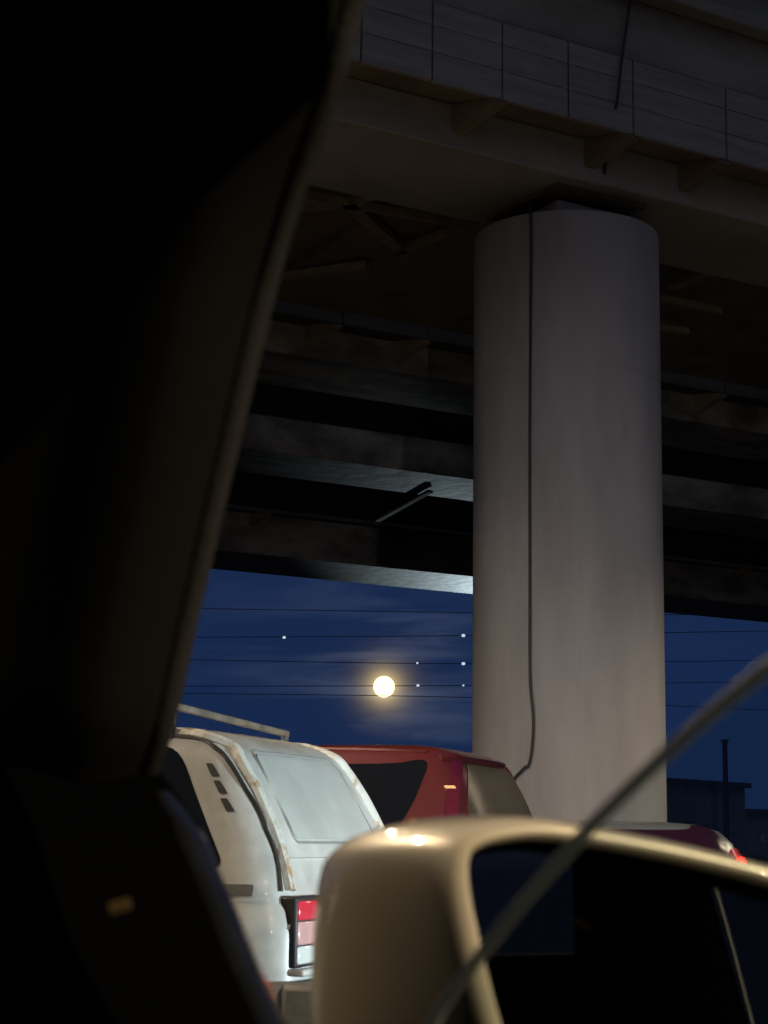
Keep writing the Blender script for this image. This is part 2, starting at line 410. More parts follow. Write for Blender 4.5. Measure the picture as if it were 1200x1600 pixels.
# cross beam beside the pier
e0 = on_z(748, 352, ZB + .36); e1 = on_z(545, 492, ZB + .36)
bm = bmesh.new(); sA = e0[0] + .05
hexa(bm, [(sA - 1.5, .91, ZB + .36), (sA, .91, ZB + .36), (e1[0], 6.0, ZB + .36), (e1[0] - 1.5, 6.0, ZB + .36),
          (sA - 1.5, .91, ZU - .004), (sA, .91, ZU - .004), (e1[0], 6.0, ZU - .004), (e1[0] - 1.5, 6.0, ZU - .004)])
link('cross_beam', bm, M['brown'], VA, smooth=False)
# the pale strut under the third deck
bm = bmesh.new(); pa = on_z(672, 766, ZB - .04); pb = on_z(590, 812, ZB - .04)
bar(bm, (pa[0], pa[1], ZB - .06), (pb[0], pb[1], ZB - .06), .12, .05); link('strut', bm, M['panel'], VC, smooth=False)

# ------------------------------------------------------------------ pier
RP = 1.03
PP = PC + Vector((.035, -.02, 0))
pier = tag(empty('bridge_pier', PP, VR), 'tall round grey concrete pier under the nearest viaduct deck', 'pier')
ZT = EYE + 6.66
bm = bmesh.new()
prof = [(RP, -.5)] + [(RP, z) for z in (1, 2.5)] + [(RP, 6.19), (RP - .004, 6.1901), (RP - .004, 6.20), (RP, 6.2001), (RP, ZT - .05), (RP - .012, ZT - .015), (RP - .05, ZT)]
lathe(bm, prof, 128); link('shaft', bm, M['pier'], pier, angle=30)
bm = bmesh.new(); box(bm, (-.52, -.55, ZT + .002), (.52, .55, ZT + .2)); link('bearing_plinth', bm, M['pier'], pier, bevel=.01)
bm = bmesh.new(); box(bm, (-.40, -.42, ZT + .203), (.40, .42, ZB - .052)); link('bearing', bm, M['rubber'], pier)
bm = bmesh.new(); box(bm, (-.62, -.66, ZB - .05), (.62, .66, ZB - .004)); link('sole_plate', bm, M['steel'], pier, bevel=.006)

# ------------------------------------------------------------------ cables on the pier and across the deck edge
def on_pier(px, py, rr):
    d = ray(px, py); ox, oy = CAM.x - PP.x, CAM.y - PP.y
    A = d.x ** 2 + d.y ** 2; B = 2 * (ox * d.x + oy * d.y); Cc = ox ** 2 + oy ** 2 - rr ** 2
    t = (-B - math.sqrt(B * B - 4 * A * Cc)) / (2 * A); return CAM + d * t
bm = bmesh.new()
pts = [on_pier(x, y, RP + .016) for x, y in ((829, 333), (829, 500), (828, 700), (828, 900), (828, 1040), (830, 1085), (833, 1115), (833, 1145), (830, 1178), (825, 1197), (818, 1201))]
pts = [pts[0] + Vector((-.02, .35, .25))] + pts + [on_pier(790, 1240, RP + .03), on_pier(778, 1330, RP + .03), on_pier(774, 1430, RP + .03)]
tube(bm, spline(pts, 5), .015, 8)
tag(link('cable', bm, M['cable']), 'black cable running straight down the round pier and hanging loose at the bottom', 'cable')
bm = bmesh.new()
q = [on_plane(x, y, W(0, tp1 - .03, 0), NN) for x, y in ((1000, -110), (985, 0), (972, 90), (963, 165))] + [on_plane(x, y, W(0, -.93, 0), NN) for x, y in ((951, 205), (945, 272))]
tube(bm, spline(q, 4), .016, 6)
tag(link('cable', bm, M['cable']), 'thin dark cable hanging slanted across the edge panels of the nearest deck', 'cable')

# ------------------------------------------------------------------ moon and power lines
bm = bmesh.new(); bmesh.ops.create_uvsphere(bm, u_segments=48, v_segments=24, radius=16.2 / 2900 * 4000)
moon = link('moon', bm, mat('moon_surface', (.5, .5, .45), .9, emit=(1.0, .82, .30), estr=5.0))
moon.location = CAM + MOON_DIR * 4000
tag(moon, 'bright yellowish full moon glowing in the blue night sky', 'moon')
WIRES = [((250, 950), (735, 957), (1250, 962), 'topmost thin power line, just under the farthest viaduct deck'),
         ((250, 996), (735, 993), (1250, 985), 'second power line from the top, with a light near the pier and one far left'),
         ((250, 1030), (735, 1037), (1250, 1031), 'third power line from the top, above the moon'),
         ((250, 1072), (735, 1071), (1250, 1064), 'power line passing level with the moon'),
         ((250, 1083), (735, 1090), (1250, 1112), 'lowest power line, sagging just below the moon')]
WD = 80.0
WPL = []
for a, b, c, lab in WIRES:
    A_, B_, C_ = at(*a, WD), at(*b, WD), at(*c, WD)
    A_ = A_ + (A_ - B_) * .8; C_ = C_ + (C_ - B_) * .9
    bm = bmesh.new(); P_ = spline([A_, at(*a, WD), B_, at(*c, WD), C_], 10); tube(bm, P_, .017, 6)
    tag(link('power_line', bm, M['wire']), lab, 'power line', 'power lines across the sky')
mk = mat('marker_lamp', (.8, .85, .9), .3, emit=(.72, .85, 1), estr=.8)
for px, py, rr, lab in ((444, 996, .085, 'tiny pale light on the second power line, far left of the moon'),
                        (724, 993, .10, 'tiny pale light on the second power line, beside the pier'),
                        (652, 1036, .06, 'faint light on the third power line, just above right of the moon'),
                        (724, 1037, .10, 'tiny pale light on the third power line, beside the pier'),
                        (653, 1071, .08, 'tiny pale light right beside the moon at its own height'),
                        (724, 1071, .055, 'faintest and lowest tiny light, beside the pier')):
    bm = bmesh.new(); bmesh.ops.create_icosphere(bm, subdivisions=2, radius=rr * .85)
    bmesh.ops.scale(bm, vec=(1, 1, .8), verts=bm.verts)
    o = link('marker_light', bm, mk); o.location = at(px, py, WD - .1)
    tag(o, lab, 'light', 'small lights on the power lines')

# ------------------------------------------------------------------ far buildings and pole
def building(name, lab, cat, pl, pr, py_l, py_r, depth, thick, material, windows=()):
    root = tag(empty(name, (0, 0, 0)), lab, cat)
    a = at(pl, 1300, depth); b = at(pr, 1300, depth + 6); d = (b - a); d.z = 0; n = Vector((-d.y, d.x, 0)).normalized() * thick
    za, zb = at(pl, py_l, depth).z, at(pr, py_r, depth + 6).z; zt = (za + zb) / 2
    root.location = (a.x, a.y, 0); root.rotation_euler = (0, 0, math.atan2(d.y, d.x)); ln = d.length
    bm = bmesh.new(); box(bm, (0, 0, -.1), (ln, thick, zt - .18)); link('wall', bm, material, root)
    bm = bmesh.new(); box(bm, (-.15, -.2, zt - .178), (ln + .15, thick + .2, zt)); link('roof', bm, M['greyplastic'], root)
    for (u, wdt, z0, z1, mt) in windows:
        bm = bmesh.new(); box(bm, (u, -.04, z0), (u + wdt, -.003, z1)); link('window', bm, mt, root)
    return root
shed = mat('shed_cladding', (.34, .36, .38), .7, noise=.3, nscale=2)
building('warehouse', 'dark flat roofed warehouse beyond the pier, behind the silver car', 'building', 1000, 1165, 1208, 1228, 62, 8, shed,
         ((.9, .5, 1.2, 2.1, M['greyplastic']), (1.7, .35, 1.0, 1.9, M['clear_lens']), (3.0, .5, 1.2, 2.0, M['glass'])))
building('low_shed', 'low dark shed at the far right beside the warehouse', 'building', 1166, 1330, 1266, 1268, 70, 6, shed, ((1.0, .25, 1.3, 1.6, M['clear_lens']),))
pole = tag(empty('utility_pole', at(1135, 1290, 52)), 'slim dark pole standing before the warehouse', 'pole'); pole.location.z = 0
bm = bmesh.new(); lathe(bm, [(.085, 0), (.07, at(1135, 1160, 52).z)], 12); link('shaft', bm, M['wire'], pole)
bm = bmesh.new(); box(bm, (-.10, -.05, at(1135, 1160, 52).z), (.10, .05, at(1135, 1160, 52).z + .08)); link('pole_cap', bm, M['wire'], pole)

# ------------------------------------------------------------------ white boxy off-road car
def tall(spec, z0, k): return [(q[0] if q[0] <= z0 else z0 + (q[0] - z0) * k,) + q[1:] for q in spec]
NS = Shell(tall([(.34, -1.66, 1.70, .72), (.42, -1.78, 1.80, .79), (.60, -1.83, 1.86, .815), (.88, -1.83, 1.86, .815), (.97, -1.815, 1.84, .805), (1.0, -1.80, 1.80, .797), (1.02, -1.793, .80, .793),
            (1.10, -1.765, .72, .775), (1.25, -1.70, .56, .74), (1.40, -1.61, .40, .70), (1.50, -1.535, .30, .67), (1.55, -1.485, .22, .645), (1.585, -1.42, .13, .605), (1.61, -1.34, .04, .545), (1.63, -1.20, -.1, .43), (1.64, -.98, -.3, .25)], 1.0, 1.12), 14)
niva = tag(empty('off_road_car'), 'boxy white off-road hatchback with rusty gutter, three side vents and a roof bar', 'car')
bm = bmesh.new(); NS.body(bm, 120); link('body', bm, M['white'], niva, angle=35)
tz = lambda z, k=1.12: z if z < 1 else 1 + (z - 1) * k
sL = lambda x, z: NS.side(x, tz(z), 1); sR = lambda x, z: NS.side(x, tz(z), -1); rB = lambda y, z: NS.rear(y, tz(z))
for f in (sL, sR):
    part('side_window', niva, M['glass'], rpoly([(-1.54, 1.12), (-.36, 1.07), (-.36, 1.52), (-1.27, 1.555)], [.05, .04, .04, .10]), f)
    part('door_window', niva, M['glass'], rpoly([(-.28, 1.06), (.60, 1.06), (.30, 1.49), (-.28, 1.50)], .05), f)
    # vents behind the side window
    for cx, cz in ((-1.436, 1.462), (-1.48, 1.40), (-1.52, 1.337)):
        part('vent', niva, M['rubber'], rpoly([(cx - .036, cz - .023), (cx - .002, cz - .023), (cx + .032, cz + .023), (cx + .004, cz + .023)], .006), f, .004, .01, .03)
    gut = [(.05, 1.585), (-.5, 1.588), (-1.1, 1.588), (-1.279, 1.582), (-1.363, 1.570), (-1.43, 1.540), (-1.485, 1.50), (-1.565, 1.408), (-1.635, 1.318), (-1.695, 1.215), (-1.738, 1.118), (-1.762, 1.04)]
    trail('gutter_seal', niva, M['rubber'], gut, f, .010)
    sg_ = 1 if f is sL else -1
    gp = [f(a, b + .012) for a, b in gut[:5]] + [rB(sg_ * a, b) for a, b in ((.575, 1.545), (.595, 1.50), (.61, 1.408), (.62, 1.318), (.63, 1.215), (.645, 1.118), (.66, 1.04))]
    bm = bmesh.new(); tube(bm, spline(gp, 6), .027, 8); link('rain_gutter', bm, M['rust'], niva)
    part('side_marker', niva, M['greyplastic'], rpoly([(-1.67, 1.022), (-1.54, 1.022), (-1.54, 1.062), (-1.67, 1.062)], .008), f, .004, .01, .03)
    part('crease', niva, M['white'], [(-1.80, .90), (1.75, .90), (1.75, .925), (-1.80, .925)], f, .009, .02, .08)
part('rear_window', niva, M['pale_glass'], rpoly([(-.47, 1.222), (.47, 1.222), (.44, 1.527), (-.44, 1.527)], .05), rB, .005, .012)
loop = rpoly([(-.485, 1.208), (.485, 1.208), (.455, 1.541), (-.455, 1.541)], .06)
bm = bmesh.new(); tube(bm, [rB(p.x, p.y) for p in loop + loop[:1]], .006, 6); link('window_seal', bm, M['seal'], niva)
bm = bmesh.new(); tube(bm, [rB(y, 1.15) for y in (-.6, -.3, 0, .3, .6)], .006, 6); link('hatch_crease', bm, M['white'], niva)
for sg in (1, -1):
    def lens(mt, z0, z1, parent, nm):
        bm = bmesh.new(); ya, yb = sorted((sg * .44, sg * .705)); xx = -1.842
        hexa(bm, [(xx, ya, z0), (-1.74, ya, z0), (-1.74, yb, z0), (xx, yb, z0), (xx + .006, ya, z1), (-1.74, ya, z1), (-1.74, yb, z1), (xx + .006, yb, z1)])
        return link(nm, bm, M[mt], parent, bevel=.012)
    lp = lens('clear_lens', .765, .838, niva, 'taillight')
    lens('pink_lens', .8385, .932, lp, 'lens'); lens('red_lens', .9325, 1.012, lp, 'lens')
    bm = bmesh.new(); ya, yb = sorted((sg * .42, sg * .717)); box(bm, (-1.833, ya, .752), (-1.75, yb, 1.025)); link('lamp_surround', bm, M['rubber'], niva, bevel=.01)
bm = bmesh.new(); box(bm, (-1.87, -.72, .722), (-1.79, .72, .750)); link('tail_lip', bm, M['white'], niva, bevel=.01)
bm = bmesh.new(); box(bm, (-2.0, -.80, .50), (-1.80, .80, .705)); link('rear_bumper', bm, M['greyplastic'], niva, bevel=.03)
bm = bmesh.new(); box(bm, (-2.012, -.77, .585), (-2.0015, .77, .605)); link('bumper_trim', bm, M['chrome'], niva)
bm = bmesh.new(); box(bm, (1.86, -.80, .42), (2.0, .80, .57)); link('front_bumper', bm, M['greyplastic'], niva, bevel=.03)
part('number_plate', niva, M['clear_lens'], rpoly([(-.26, .70), (.26, .70), (.26, .81), (-.26, .81)], .01), rB, .01, .012)
for x in (-1.1, 1.1):
    for y in (-.80, .80):
        make_wheel(niva, x, y, .345)
        f = sL if y > 0 else sR
        arch = [(x + .43 * math.cos(a), .36 + .43 * math.sin(a)) for a in [math.pi * k / 16 for k in range(17)]]
        part('wheel_arch', niva, M['rubber'], arch, f, .003, .012, .08)
        bm = bmesh.new()
rack_x = -1.21
bm = bmesh.new(); bar(bm, (rack_x, -.62, 1.735), (rack_x, .62, 1.785), .034, .028); link('roof_bar', bm, M['steel'], niva, bevel=.006)
bm = bmesh.new(); bar(bm, (rack_x + .95, -.62, 1.785), (rack_x + .95, .62, 1.785), .034, .028); link('roof_bar', bm, M['steel'], niva, bevel=.006)
for x in (rack_x, rack_x + .95):
    for y in (-.60, .60):
        bm = bmesh.new(); bar(bm, (x, y, 1.62), (x, y, 1.775 if y > 0 else 1.73), .03, .03, Vector((1, 0, 0))); link('rack_foot', bm, M['greyplastic'], niva, bevel=.005)
place(niva, -70, (-1.83, .80), at(449, 1450, 7.3))

# ------------------------------------------------------------------ red tall car
RS = Shell(tall([(.30, -2.1, 2.1, .80), (.42, -2.2, 2.2, .88), (.7, -2.25, 2.25, .905), (1.0, -2.24, 2.2, .90), (1.08, -2.22, 2.0, .885), (1.12, -2.20, 1.0, .87), (1.30, -2.12, .72, .83), (1.5, -2.03, .42, .775), (1.62, -1.96, .25, .73),
            (1.69, -1.90, .10, .68), (1.725, -1.82, -.05, .61), (1.745, -1.68, -.3, .48), (1.755, -1.4, -.6, .3)], 1.0, 1.06), 8)
red = tag(empty('red_suv'), 'tall dark red estate car behind the white off-road car', 'car')
bm = bmesh.new(); RS.body(bm, 110); link('body', bm, M['red'], red, angle=35)
for sg in (1, -1):
    f = lambda x, z, sg=sg: RS.side(x, tz(z, 1.06), sg)
    part('quarter_window', red, M['glass'], rpoly([(-1.52, 1.17), (-.75, 1.15), (-.75, 1.64), (-1.79, 1.655), (-1.735, 1.45), (-1.655, 1.30)], [.06, .04, .04, .06, .3, .3]), f)
    part('door_window', red, M['glass'], rpoly([(-.68, 1.15), (.12, 1.14), (.12, 1.62), (-.68, 1.64)], .04), f)
    part('door_window', red, M['glass'], rpoly([(.20, 1.14), (.85, 1.14), (.42, 1.60), (.20, 1.62)], .05), f)
    q = lambda y, z: RS.rear(y, tz(z, 1.06))
    tl = part('taillight', red, M['dim_lens'], rpoly([(sg * .765, 1.327), (sg * .79, 1.327), (sg * .73, 1.505), (sg * .575, 1.685), (sg * .50, 1.685), (sg * .69, 1.505)], [.01, .01, .2, .01, .01, .2]), q, .012, .02, .04)
    part('lens_glint', tl, mat('amber_lens_glint', (.7, .35, .12), .15, emit=(1, .6, .3), estr=.5), rpoly([(sg * .70, 1.500), (sg * .728, 1.500), (sg * .728, 1.513), (sg * .70, 1.513)], .005), q, .015, .01, .03)  # glowing amber patch stands in for the highlight on the taillight
    trail('roof_rail', red, M['red'], [(-1.75, 1.70), (-1.2, 1.715), (-.4, 1.715), (.0, 1.69)], f, .014)
    for x in (-1.35, 1.4):
        make_wheel(red, x, sg * .90, .35)
        part('wheel_arch', red, M['rubber'], [(x + .43 * math.cos(a), .36 + .43 * math.sin(a)) for a in [math.pi * k / 16 for k in range(17)]], f, .003, .012, .08)
part('rear_window', red, mat('brown_reflection_glass', (.07, .06, .036), .42, noise=.4, nscale=5), rpoly([(-.72, 1.2), (.735, 1.2), (.715, 1.36), (.645, 1.50), (.48, 1.64), (-.48, 1.64), (-.645, 1.5)], [.05, .05, .2, .2, .04, .04, .2]), q, .005, .012)  # brownish reflection in the rear window put into its base colour
trail('rear_edge', red, M['red'], [(-.64, 1.665), (-.3, 1.675), (.3, 1.675), (.64, 1.665)], q, .02)
bm = bmesh.new(); box(bm, (-2.34, -.86, .42), (-2.2, .86, .68)); link('rear_bumper', bm, M['greyplastic'], red, bevel=.05)
place(red, -72, (-2.0, .77), at(722, 1230, 10.4))

# ------------------------------------------------------------------ silver hatchback
SS = Shell([(.22, -1.7, 1.9, .76), (.35, -1.86, 2.0, .83), (.6, -1.90, 2.05, .85), (.85, -1.88, 1.95, .845), (.92, -1.85, 1.7, .835), (.95, -1.83, 1.0, .825), (1.1, -1.74, .7, .78), (1.25, -1.62, .4, .72),
            (1.31, -1.54, .25, .67), (1.345, -1.42, .1, .58), (1.36, -1.2, -.2, .42), (1.365, -.9, -.4, .25)], 6)
sil = tag(empty('silver_hatchback'), 'low silver hatchback with a glowing red brake light, seen over the wing mirror', 'car')
bm = bmesh.new(); SS.body(bm, 110); link('body', bm, M['silver'], sil, angle=35)
q2 = lambda y, z: SS.rear(y, z)
part('rear_window', sil, mat('red_reflection_glass', (.03, .004, .006), .3, spec=.4), rpoly([(-.66, .98), (.64, .98), (.55, 1.338), (-.55, 1.338)], .05), q2, .005, .012)  # red reflection of the brake light painted as glass colour
for sg in (1, -1):
    f = lambda x, z, sg=sg: SS.side(x, z, sg)
    part('door_window', sil, M['glass'], rpoly([(-1.35, .99), (-.25, .97), (-.25, 1.27), (-1.25, 1.27)], .06), f)
    part('door_window', sil, M['glass'], rpoly([(-.17, .97), (.72, .97), (.25, 1.27), (-.17, 1.27)], .05), f)
    tl = part('taillight', sil, M['red_lens'], rpoly([(sg * .66, .86), (sg * .80, .86), (sg * .66, 1.22), (sg * .60, 1.22)], .02), q2, .014, .02, .04)
    part('brake_lamp', tl, M['brake'], rpoly([(sg * .625, 1.10), (sg * .69, 1.10), (sg * .675, 1.17), (sg * .61, 1.17)], .02), q2, .02, .01, .03)
    for x in (-1.2, 1.25):
        make_wheel(sil, x, sg * .84, .30)
        part('wheel_arch', sil, M['rubber'], [(x + .37 * math.cos(a), .32 + .37 * math.sin(a)) for a in [math.pi * k / 16 for k in range(17)]], f, .003, .012, .08)
bm = bmesh.new(); box(bm, (-1.99, -.8, .35), (-1.86, .8, .58)); link('rear_bumper', bm, M['silver'], sil, bevel=.05)
place(sil, -12, (-1.70, -.65), at(1168, 1338, 9.5))

# ================================================================== OUR OWN CAR (local x forward, y to the left, z up from the eye)
OA = R(-25); H = Vector((math.sin(OA), math.cos(OA), 0)); O = Vector((math.cos(OA), -math.sin(OA), 0))
own = tag(empty('car', (0, 0, 0), math.atan2(H.y, H.x)), 'dark car cabin around the viewer, with window pillar, half lowered window and beige wing mirror', 'car')
OI = Matrix.Rotation(-math.atan2(H.y, H.x), 4, 'Z')
def loc(p): return OI @ p                                   # world to the car's frame
def side_pt(px, py, o=.35): return loc(on_plane(px, py, CAM + O * o, O))
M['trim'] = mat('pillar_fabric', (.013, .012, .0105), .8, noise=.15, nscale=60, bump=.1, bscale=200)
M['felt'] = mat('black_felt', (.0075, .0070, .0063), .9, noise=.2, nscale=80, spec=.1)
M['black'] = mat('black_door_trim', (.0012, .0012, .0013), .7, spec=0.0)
M['gloss'] = mat('black_gloss_trim', (.010, .011, .013), .12, coat=.5, noise=.3, nscale=30)
M['beige'] = mat('beige_mirror_paint', (.50, .44, .33), .36, .2, coat=1.0)
E = [side_pt(*p) for p in ((640, -230), (604, -110), (572, 0), (546, 100), (512, 200), (474, 310), (436, 440), (402, 580), (370, 715), (336, 860), (302, 1010), (275, 1130), (246, 1215), (215, 1310), (185, 1440), (150, 1640))]
E = spline(E, 3)
sec = [(0, 0), (.004, .003), (.010, .003), (.0125, -.003), (.0155, -.003), (.018, .001), (.028, .009), (.042, .014), (.058, .014), (.08, .006), (.12, -.012), (.16, -.045), (.21, -.09), (.28, -.16), (.36, -.24), (.44, -.32), (.44, -.335), (.36, -.26), (.21, -.11), (.12, -.035), (.08, -.02), (0, -.02)]
def swept(name, sec, material, parent):
    bm = bmesh.new(); rings = []
    for p in E: rings.append([bm.verts.new(Vector((p.x - b, p.y + a, p.z))) for a, b in sec])
    for a, b in zip(rings, rings[1:]):
        for k in range(len(sec)): bm.faces.new([a[k], a[(k + 1) % len(sec)], b[(k + 1) % len(sec)], b[k]])
    bm.faces.new(rings[0]); bm.faces.new(rings[-1][::-1])
    return link(name, bm, material, parent, angle=60)
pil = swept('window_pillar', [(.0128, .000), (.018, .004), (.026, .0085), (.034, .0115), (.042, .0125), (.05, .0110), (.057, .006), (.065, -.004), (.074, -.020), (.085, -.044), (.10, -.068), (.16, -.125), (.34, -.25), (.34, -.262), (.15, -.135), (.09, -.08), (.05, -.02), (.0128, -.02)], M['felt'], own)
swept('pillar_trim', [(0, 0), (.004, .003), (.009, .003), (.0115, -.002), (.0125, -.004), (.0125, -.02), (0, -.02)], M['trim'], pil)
# door with its front corner trim
edge = [side_pt(*p) for p in ((236, 1195), (262, 1228), (300, 1280), (322, 1330), (346, 1385), (371, 1445), (396, 1505), (420, 1555), (444, 1605), (480, 1690))]
edge = [(p.x, p.z) for p in edge]
zl = EYE - .2
outl = edge + [(.55, zl), (-1.3, zl + .01), (-1.3, EYE - .95), (1.5, EYE - .95), (1.5, EYE - .16), (1.22, EYE - .06)]
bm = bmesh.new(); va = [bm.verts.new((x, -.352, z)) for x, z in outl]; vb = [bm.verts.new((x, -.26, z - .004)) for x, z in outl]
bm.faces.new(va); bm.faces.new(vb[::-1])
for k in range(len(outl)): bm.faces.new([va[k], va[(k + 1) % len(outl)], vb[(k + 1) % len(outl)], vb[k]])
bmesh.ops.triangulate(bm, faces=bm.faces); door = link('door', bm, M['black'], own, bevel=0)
bm = bmesh.new()
strip = [Vector((x - .006, -.345, z - .012)) for x, z in edge[1:]]
tube(bm, spline(strip, 4), .010, 10); link('window_corner_trim', bm, M['gloss'], door)
bm = bmesh.new(); a_ = loc(at(172, 1420, .80)); b_ = loc(at(203, 1411, .80)); tube(bm, [a_, b_], .0026, 8)
link('door_lamp', bm, mat('amber_door_lamp', (.018, .010, .003), .3, emit=(1, .62, .15), estr=.018), door)
bm = bmesh.new(); box(bm, (-1.4, -.36, EYE + .40), (.62, 1.1, EYE + .46)); link('roof', bm, M['black'], own, bevel=.02)
bm = bmesh.new(); box(bm, (.615, -.27, EYE + .28), (1.25, 1.1, EYE + .455)); link('windscreen_header', bm, M['black'], own, bevel=.02)
bm = bmesh.new(); box(bm, (.95, -.22, EYE - .7), (1.35, 1.1, EYE + .02)); link('dashboard', bm, M['black'], own, bevel=.06)
# flank of the car behind the viewer, which the wing mirror reflects
fl = [(-.28, EYE - .22), (-.30, EYE + .32), (-.8, EYE + .33), (-1.5, EYE + .27), (-2.3, EYE + .05), (-2.75, EYE - .12), (-2.9, EYE - .5), (-2.8, EYE - .9), (-.2, EYE - .9)]
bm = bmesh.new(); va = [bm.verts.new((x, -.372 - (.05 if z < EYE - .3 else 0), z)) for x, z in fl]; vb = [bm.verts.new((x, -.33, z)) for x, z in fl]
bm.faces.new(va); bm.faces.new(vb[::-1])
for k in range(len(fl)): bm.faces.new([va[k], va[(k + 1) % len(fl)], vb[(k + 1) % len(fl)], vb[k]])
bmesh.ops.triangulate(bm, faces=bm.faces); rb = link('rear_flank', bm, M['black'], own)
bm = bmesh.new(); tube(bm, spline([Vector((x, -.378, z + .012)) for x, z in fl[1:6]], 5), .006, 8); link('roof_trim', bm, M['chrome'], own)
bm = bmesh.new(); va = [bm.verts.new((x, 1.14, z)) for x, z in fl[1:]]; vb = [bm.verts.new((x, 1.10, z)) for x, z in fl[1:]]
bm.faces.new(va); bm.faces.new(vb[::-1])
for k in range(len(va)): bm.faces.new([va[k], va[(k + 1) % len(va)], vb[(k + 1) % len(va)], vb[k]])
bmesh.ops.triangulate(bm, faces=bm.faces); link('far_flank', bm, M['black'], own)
bm = bmesh.new(); box(bm, (-1.3, -.30, EYE - .75), (-1.0, 1.05, EYE + .10)); link('rear_seat', bm, M['felt'], own, bevel=.08)
# half lowered window
ed = [side_pt(*p) for p in ((1330, 938), (1200, 1046), (1130, 1103), (1060, 1163), (992, 1227), (925, 1292), (860, 1363), (800, 1432), (760, 1482), (720, 1534), (690, 1575), (660, 1630))]
ed = spline(ed, 3)
gl = bpy.data.materials.new('window_glass'); gl.use_nodes = True; t = gl.node_tree; t.nodes.clear()
oo = t.nodes.new('ShaderNodeOutputMaterial'); mx = t.nodes.new('ShaderNodeMixShader'); tr = t.nodes.new('ShaderNodeBsdfTransparent'); gg = t.nodes.new('ShaderNodeBsdfGlossy'); fr = t.nodes.new('ShaderNodeMath')
tr.inputs[0].default_value = (.74, .80, .78, 1); gg.inputs['Roughness'].default_value = 0.0; 
ge = t.nodes.new('ShaderNodeNewGeometry'); dp = t.nodes.new('ShaderNodeVectorMath'); dp.operation = 'DOT_PRODUCT'
t.links.new(ge.outputs['Normal'], dp.inputs[0]); t.links.new(ge.outputs['Incoming'], dp.inputs[1])
ab = t.nodes.new('ShaderNodeMath'); ab.operation = 'ABSOLUTE'; t.links.new(dp.outputs['Value'], ab.inputs[0])
om = t.nodes.new('ShaderNodeMath'); om.operation = 'SUBTRACT'; om.inputs[0].default_value = 1; t.links.new(ab.outputs[0], om.inputs[1])
pw = t.nodes.new('ShaderNodeMath'); pw.operation = 'POWER'; t.links.new(om.outputs[0], pw.inputs[0]); pw.inputs[1].default_value = 5
fr.operation = 'MULTIPLY_ADD'; t.links.new(pw.outputs[0], fr.inputs[0]); fr.inputs[1].default_value = .92; fr.inputs[2].default_value = .08
t.links.new(fr.outputs[0], mx.inputs[0]); t.links.new(tr.outputs[0], mx.inputs[1]); t.links.new(gg.outputs[0], mx.inputs[2]); t.links.new(mx.outputs[0], oo.inputs[0])
bm = bmesh.new(); ins, outs = [], []
for p in ed:
    ins.append((bm.verts.new((p.x, -.3505, p.z)), bm.verts.new((p.x, -.33, EYE - .5))))
for a, b in zip(ins, ins[1:]): bm.faces.new([a[0], b[0], b[1], a[1]])
wg = link('window_glass', bm, gl, own)
bm = bmesh.new(); tube(bm, [Vector((p.x, -.3505, p.z + .001)) for p in ed], .0027, 10)
ge_m = mat('ground_glass_edge', (.85, .90, .86), .4); t = ge_m.node_tree
mx2 = t.nodes.new('ShaderNodeMixShader'); tr2 = t.nodes.new('ShaderNodeBsdfTransparent'); tr2.inputs[0].default_value = (.85, .93, .92, 1); mx2.inputs[0].default_value = .2
t.links.new(t.nodes['Principled BSDF'].outputs[0], mx2.inputs[1]); t.links.new(tr2.outputs[0], mx2.inputs[2]); t.links.new(mx2.outputs[0], t.nodes['Material Output'].inputs[0])
link('glass_edge', bm, ge_m, wg)
# wing mirror
TL = R(4.0); PHI = R(-5); mu = Vector((math.cos(PHI), -math.sin(PHI), 0)); hn = Vector((math.sin(PHI), math.cos(PHI), 0)); mn = -hn * math.cos(TL) + Vector((0, 0, math.sin(TL))); mv = hn * math.sin(TL) + Vector((0, 0, math.cos(TL)))
m0 = at(690, 1420, .98)
def mp_(px, py):
    p = on_plane(px, py, m0, mn) - m0; return Vector((p.dot(mu), p.dot(mv)))
rim = [mp_(*p) for p in ((745, 1640), (712, 1520), (690, 1420), (683, 1360), (690, 1322), (715, 1298), (760, 1284), (830, 1278), (920, 1290), (1050, 1315), (1200, 1352), (1330, 1392), (1400, 1440), (1420, 1540), (1400, 1680), (1330, 1760), (1100, 1800), (860, 1790), (785, 1740))]
def smooth_loop(l, n=4):
    e = l[-2:] + l + l[:3]; q = spline([(p.x, p.y, 0) for p in e], n); return [p.to_2d() for p in q[2 * n:(2 + len(l)) * n]]
rim = smooth_loop(rim)
cen = Vector((sum(p.x for p in rim) / len(rim), sum(p.y for p in rim) / len(rim)))
vtop = max(p.y for p in rim)
nr = []
for k in range(len(rim)):
    tg = (rim[(k + 1) % len(rim)] - rim[k - 1]).normalized(); q_ = Vector((tg.y, -tg.x))
    nr.append(q_ if q_.dot(rim[k] - cen) > 0 else -q_)
def inset(k, sc_): return rim[k] - nr[k] * (1 - sc_) * .135 if sc_ < 1 else cen + (rim[k] - cen) * sc_
back = Vector((math.sin(R(-31)), math.cos(R(-31)), .0))
def mw(p, b=0, direction=None): return loc(m0 + mu * p.x + mv * p.y + (direction or back) * b)
mirror = empty('wing_mirror'); mirror.parent = own; mirror['label'] = 'beige wing mirror with glossy painted shell'
bm = bmesh.new(); rings = []
prof = [(.915, -.006), (.93, -.012), (.96, -.013), (.985, -.008), (1.0, .0), (1.012, .012), (1.02, .03), (1.02, .05), (1.01, .07), (.98, .095), (.93, .12), (.85, .145), (.74, .165), (.58, .182), (.38, .192), (.15, .196)]
for s, b in prof:
    rings.append([bm.verts.new(mw((inset(k, s) if b < .001 else cen + (p - cen) * s) + Vector((-1.3 * max(b, 0) * (vtop - p.y), 0)), b)) for k, p in enumerate(rim)])
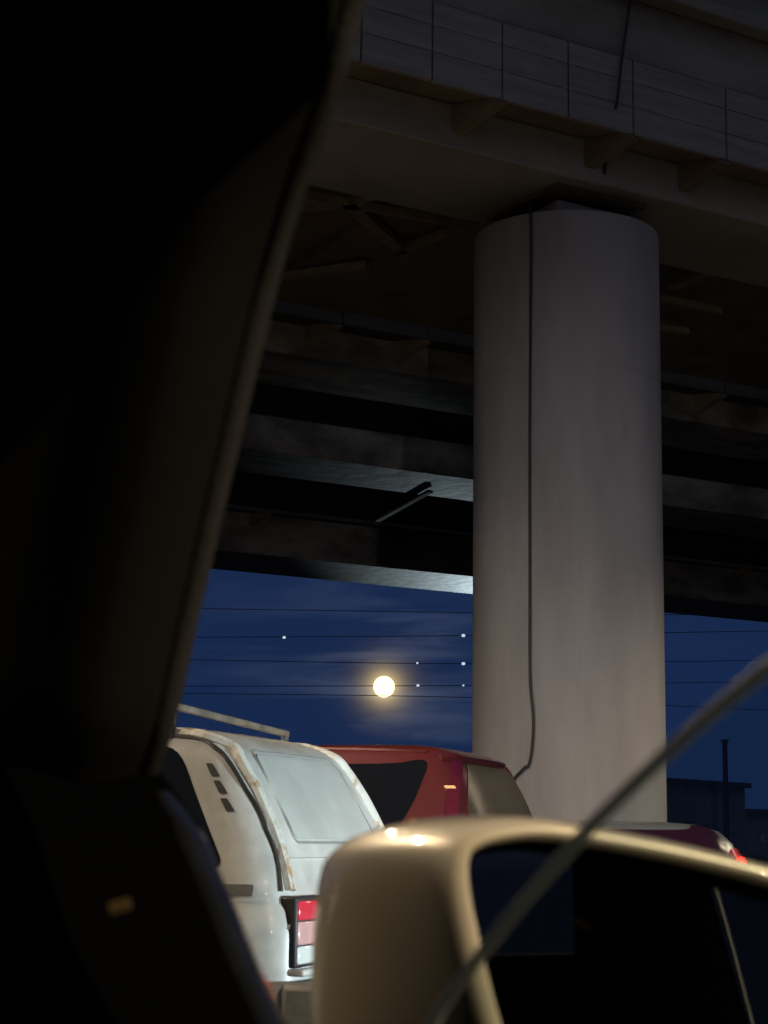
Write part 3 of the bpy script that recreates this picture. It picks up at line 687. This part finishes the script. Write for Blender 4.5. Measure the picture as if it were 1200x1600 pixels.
n = len(rim)
for a, b in zip(rings, rings[1:]):
    for k in range(n): bm.faces.new([a[k], a[(k + 1) % n], b[(k + 1) % n], b[k]])
bm.faces.new(rings[-1])
link('mirror_shell', bm, M['beige'], mirror, angle=80)
bm = bmesh.new(); rings = []
for s, b in ((.914, -.004), (.905, .004), (.885, .014), (.872, .012)): rings.append([bm.verts.new(mw(inset(k, s), b)) for k in range(n)])
for a, b in zip(rings, rings[1:]):
    for k in range(n): bm.faces.new([a[k], a[(k + 1) % n], b[(k + 1) % n], b[k]])
link('mirror_bezel', bm, M['gloss'], mirror)
bm = bmesh.new(); bm.faces.new([bm.verts.new(mw(inset(k, .874), .0125)) for k in range(n)])
link('mirror_glass', bm, mat('mirror_glass', (.75, .76, .76), .01, 1), mirror, smooth=False)
bm = bmesh.new(); fa = mw(cen + Vector((-.07, -.11)), .08); tube(bm, spline([fa, fa + Vector((0, .05, -.02)), Vector((fa.x + .02, -.36, fa.z - .09))], 5), .035, 12); link('mirror_arm', bm, M['black'], mirror)

# ------------------------------------------------------------------ lamps of the place and an added one
def street_lamp(x, y, hgt, az, power, lab, color=WARM, spot=150, size=.18, glow=60):
    root = tag(empty('street_lamp', (x, y, 0), heading(az)), lab, 'street lamp', 'street lamps along the road')
    bm = bmesh.new(); lathe(bm, [(.12, 0), (.07, hgt - .3), (.06, hgt)], 16); link('pole', bm, M['steel'], root)
    bm = bmesh.new(); tube(bm, spline([(0, 0, hgt - .02), (.5, 0, hgt + .2), (1.3, 0, hgt + .3)], 6), .04, 10); link('arm', bm, M['steel'], root)
    bm = bmesh.new(); box(bm, (1.1, -.16, hgt + .25), (1.9, .16, hgt + .37)); hd = link('lamp_head', bm, M['greyplastic'], root, bevel=.04)
    bm = bmesh.new(); box(bm, (1.2, -.12, hgt + .225), (1.82, .12, hgt + .247)); link('lens', bm, mat('street_lamp_lens', (.8, .7, .5), .3, emit=color, estr=glow), hd)
    c, s = math.cos(heading(az)), math.sin(heading(az))
    lamp('street_lamp_light', 'SPOT', (x + c * 1.5, y + s * 1.5, hgt + .2), power, color, (x + c * 1.5, y + s * 1.5, 0), size, spot, .6)
street_lamp(6.6, -6.5, 7.5, -60, 10500, 'street lamp behind the viewer to the right')
street_lamp(-5.4, 7.1, 7.0, -100, 5600, 'street lamp to the left ahead of the white car')
street_lamp(-5.9, 12.4, 7.6, 80, 2500, 'street lamp beside the nearest viaduct deck, left of the white car')
street_lamp(10.0, 16.5, 6.0, -90, 2200, 'added unseen street lamp right of the pier, bouncing light off the ground')  # added out of view to throw bounce light onto the deck undersides
# cars braking farther ahead, beyond the window pillar: copies of the silver one
def copy_tree(o, parent=None):
    c = o.copy(); COL.objects.link(c)
    if parent: c.parent = parent
    for ch in list(o.children): copy_tree(ch, c)
    return c
c = copy_tree(sil); place(c, -52, (-1.7, 0), Vector((math.sin(R(-46)) * 9.0, 1.05 + math.cos(R(-46)) * 9.0, 0)))
c['label'] = 'silver hatchback braking in the queue to the left of the white car'; c['group'] = 'silver hatchbacks in the queue'
sil['group'] = 'silver hatchbacks in the queue'
# headlights of the traffic, out of the picture on the right and behind the viewer
lamp('headlight_beam', 'SPOT', (3.9, 6.2, .70), 1300, COOL, at(500, 1480, 7.6), .07, 60, .8)
lamp('headlight_beam', 'SPOT', (1.75, 1.5, 2.0), 1900, (1, .93, .91), (2.0, 19, .6), .08, 46, 1.0)
fp = at(795, 1200, 95.0)
lamp('flood_light', 'SPOT', (fp.x, fp.y, 1.2), 21000, COOL, at(690, 905, 51) + Vector((0, 0, 1.0)), .1, 9.6, 1.0)
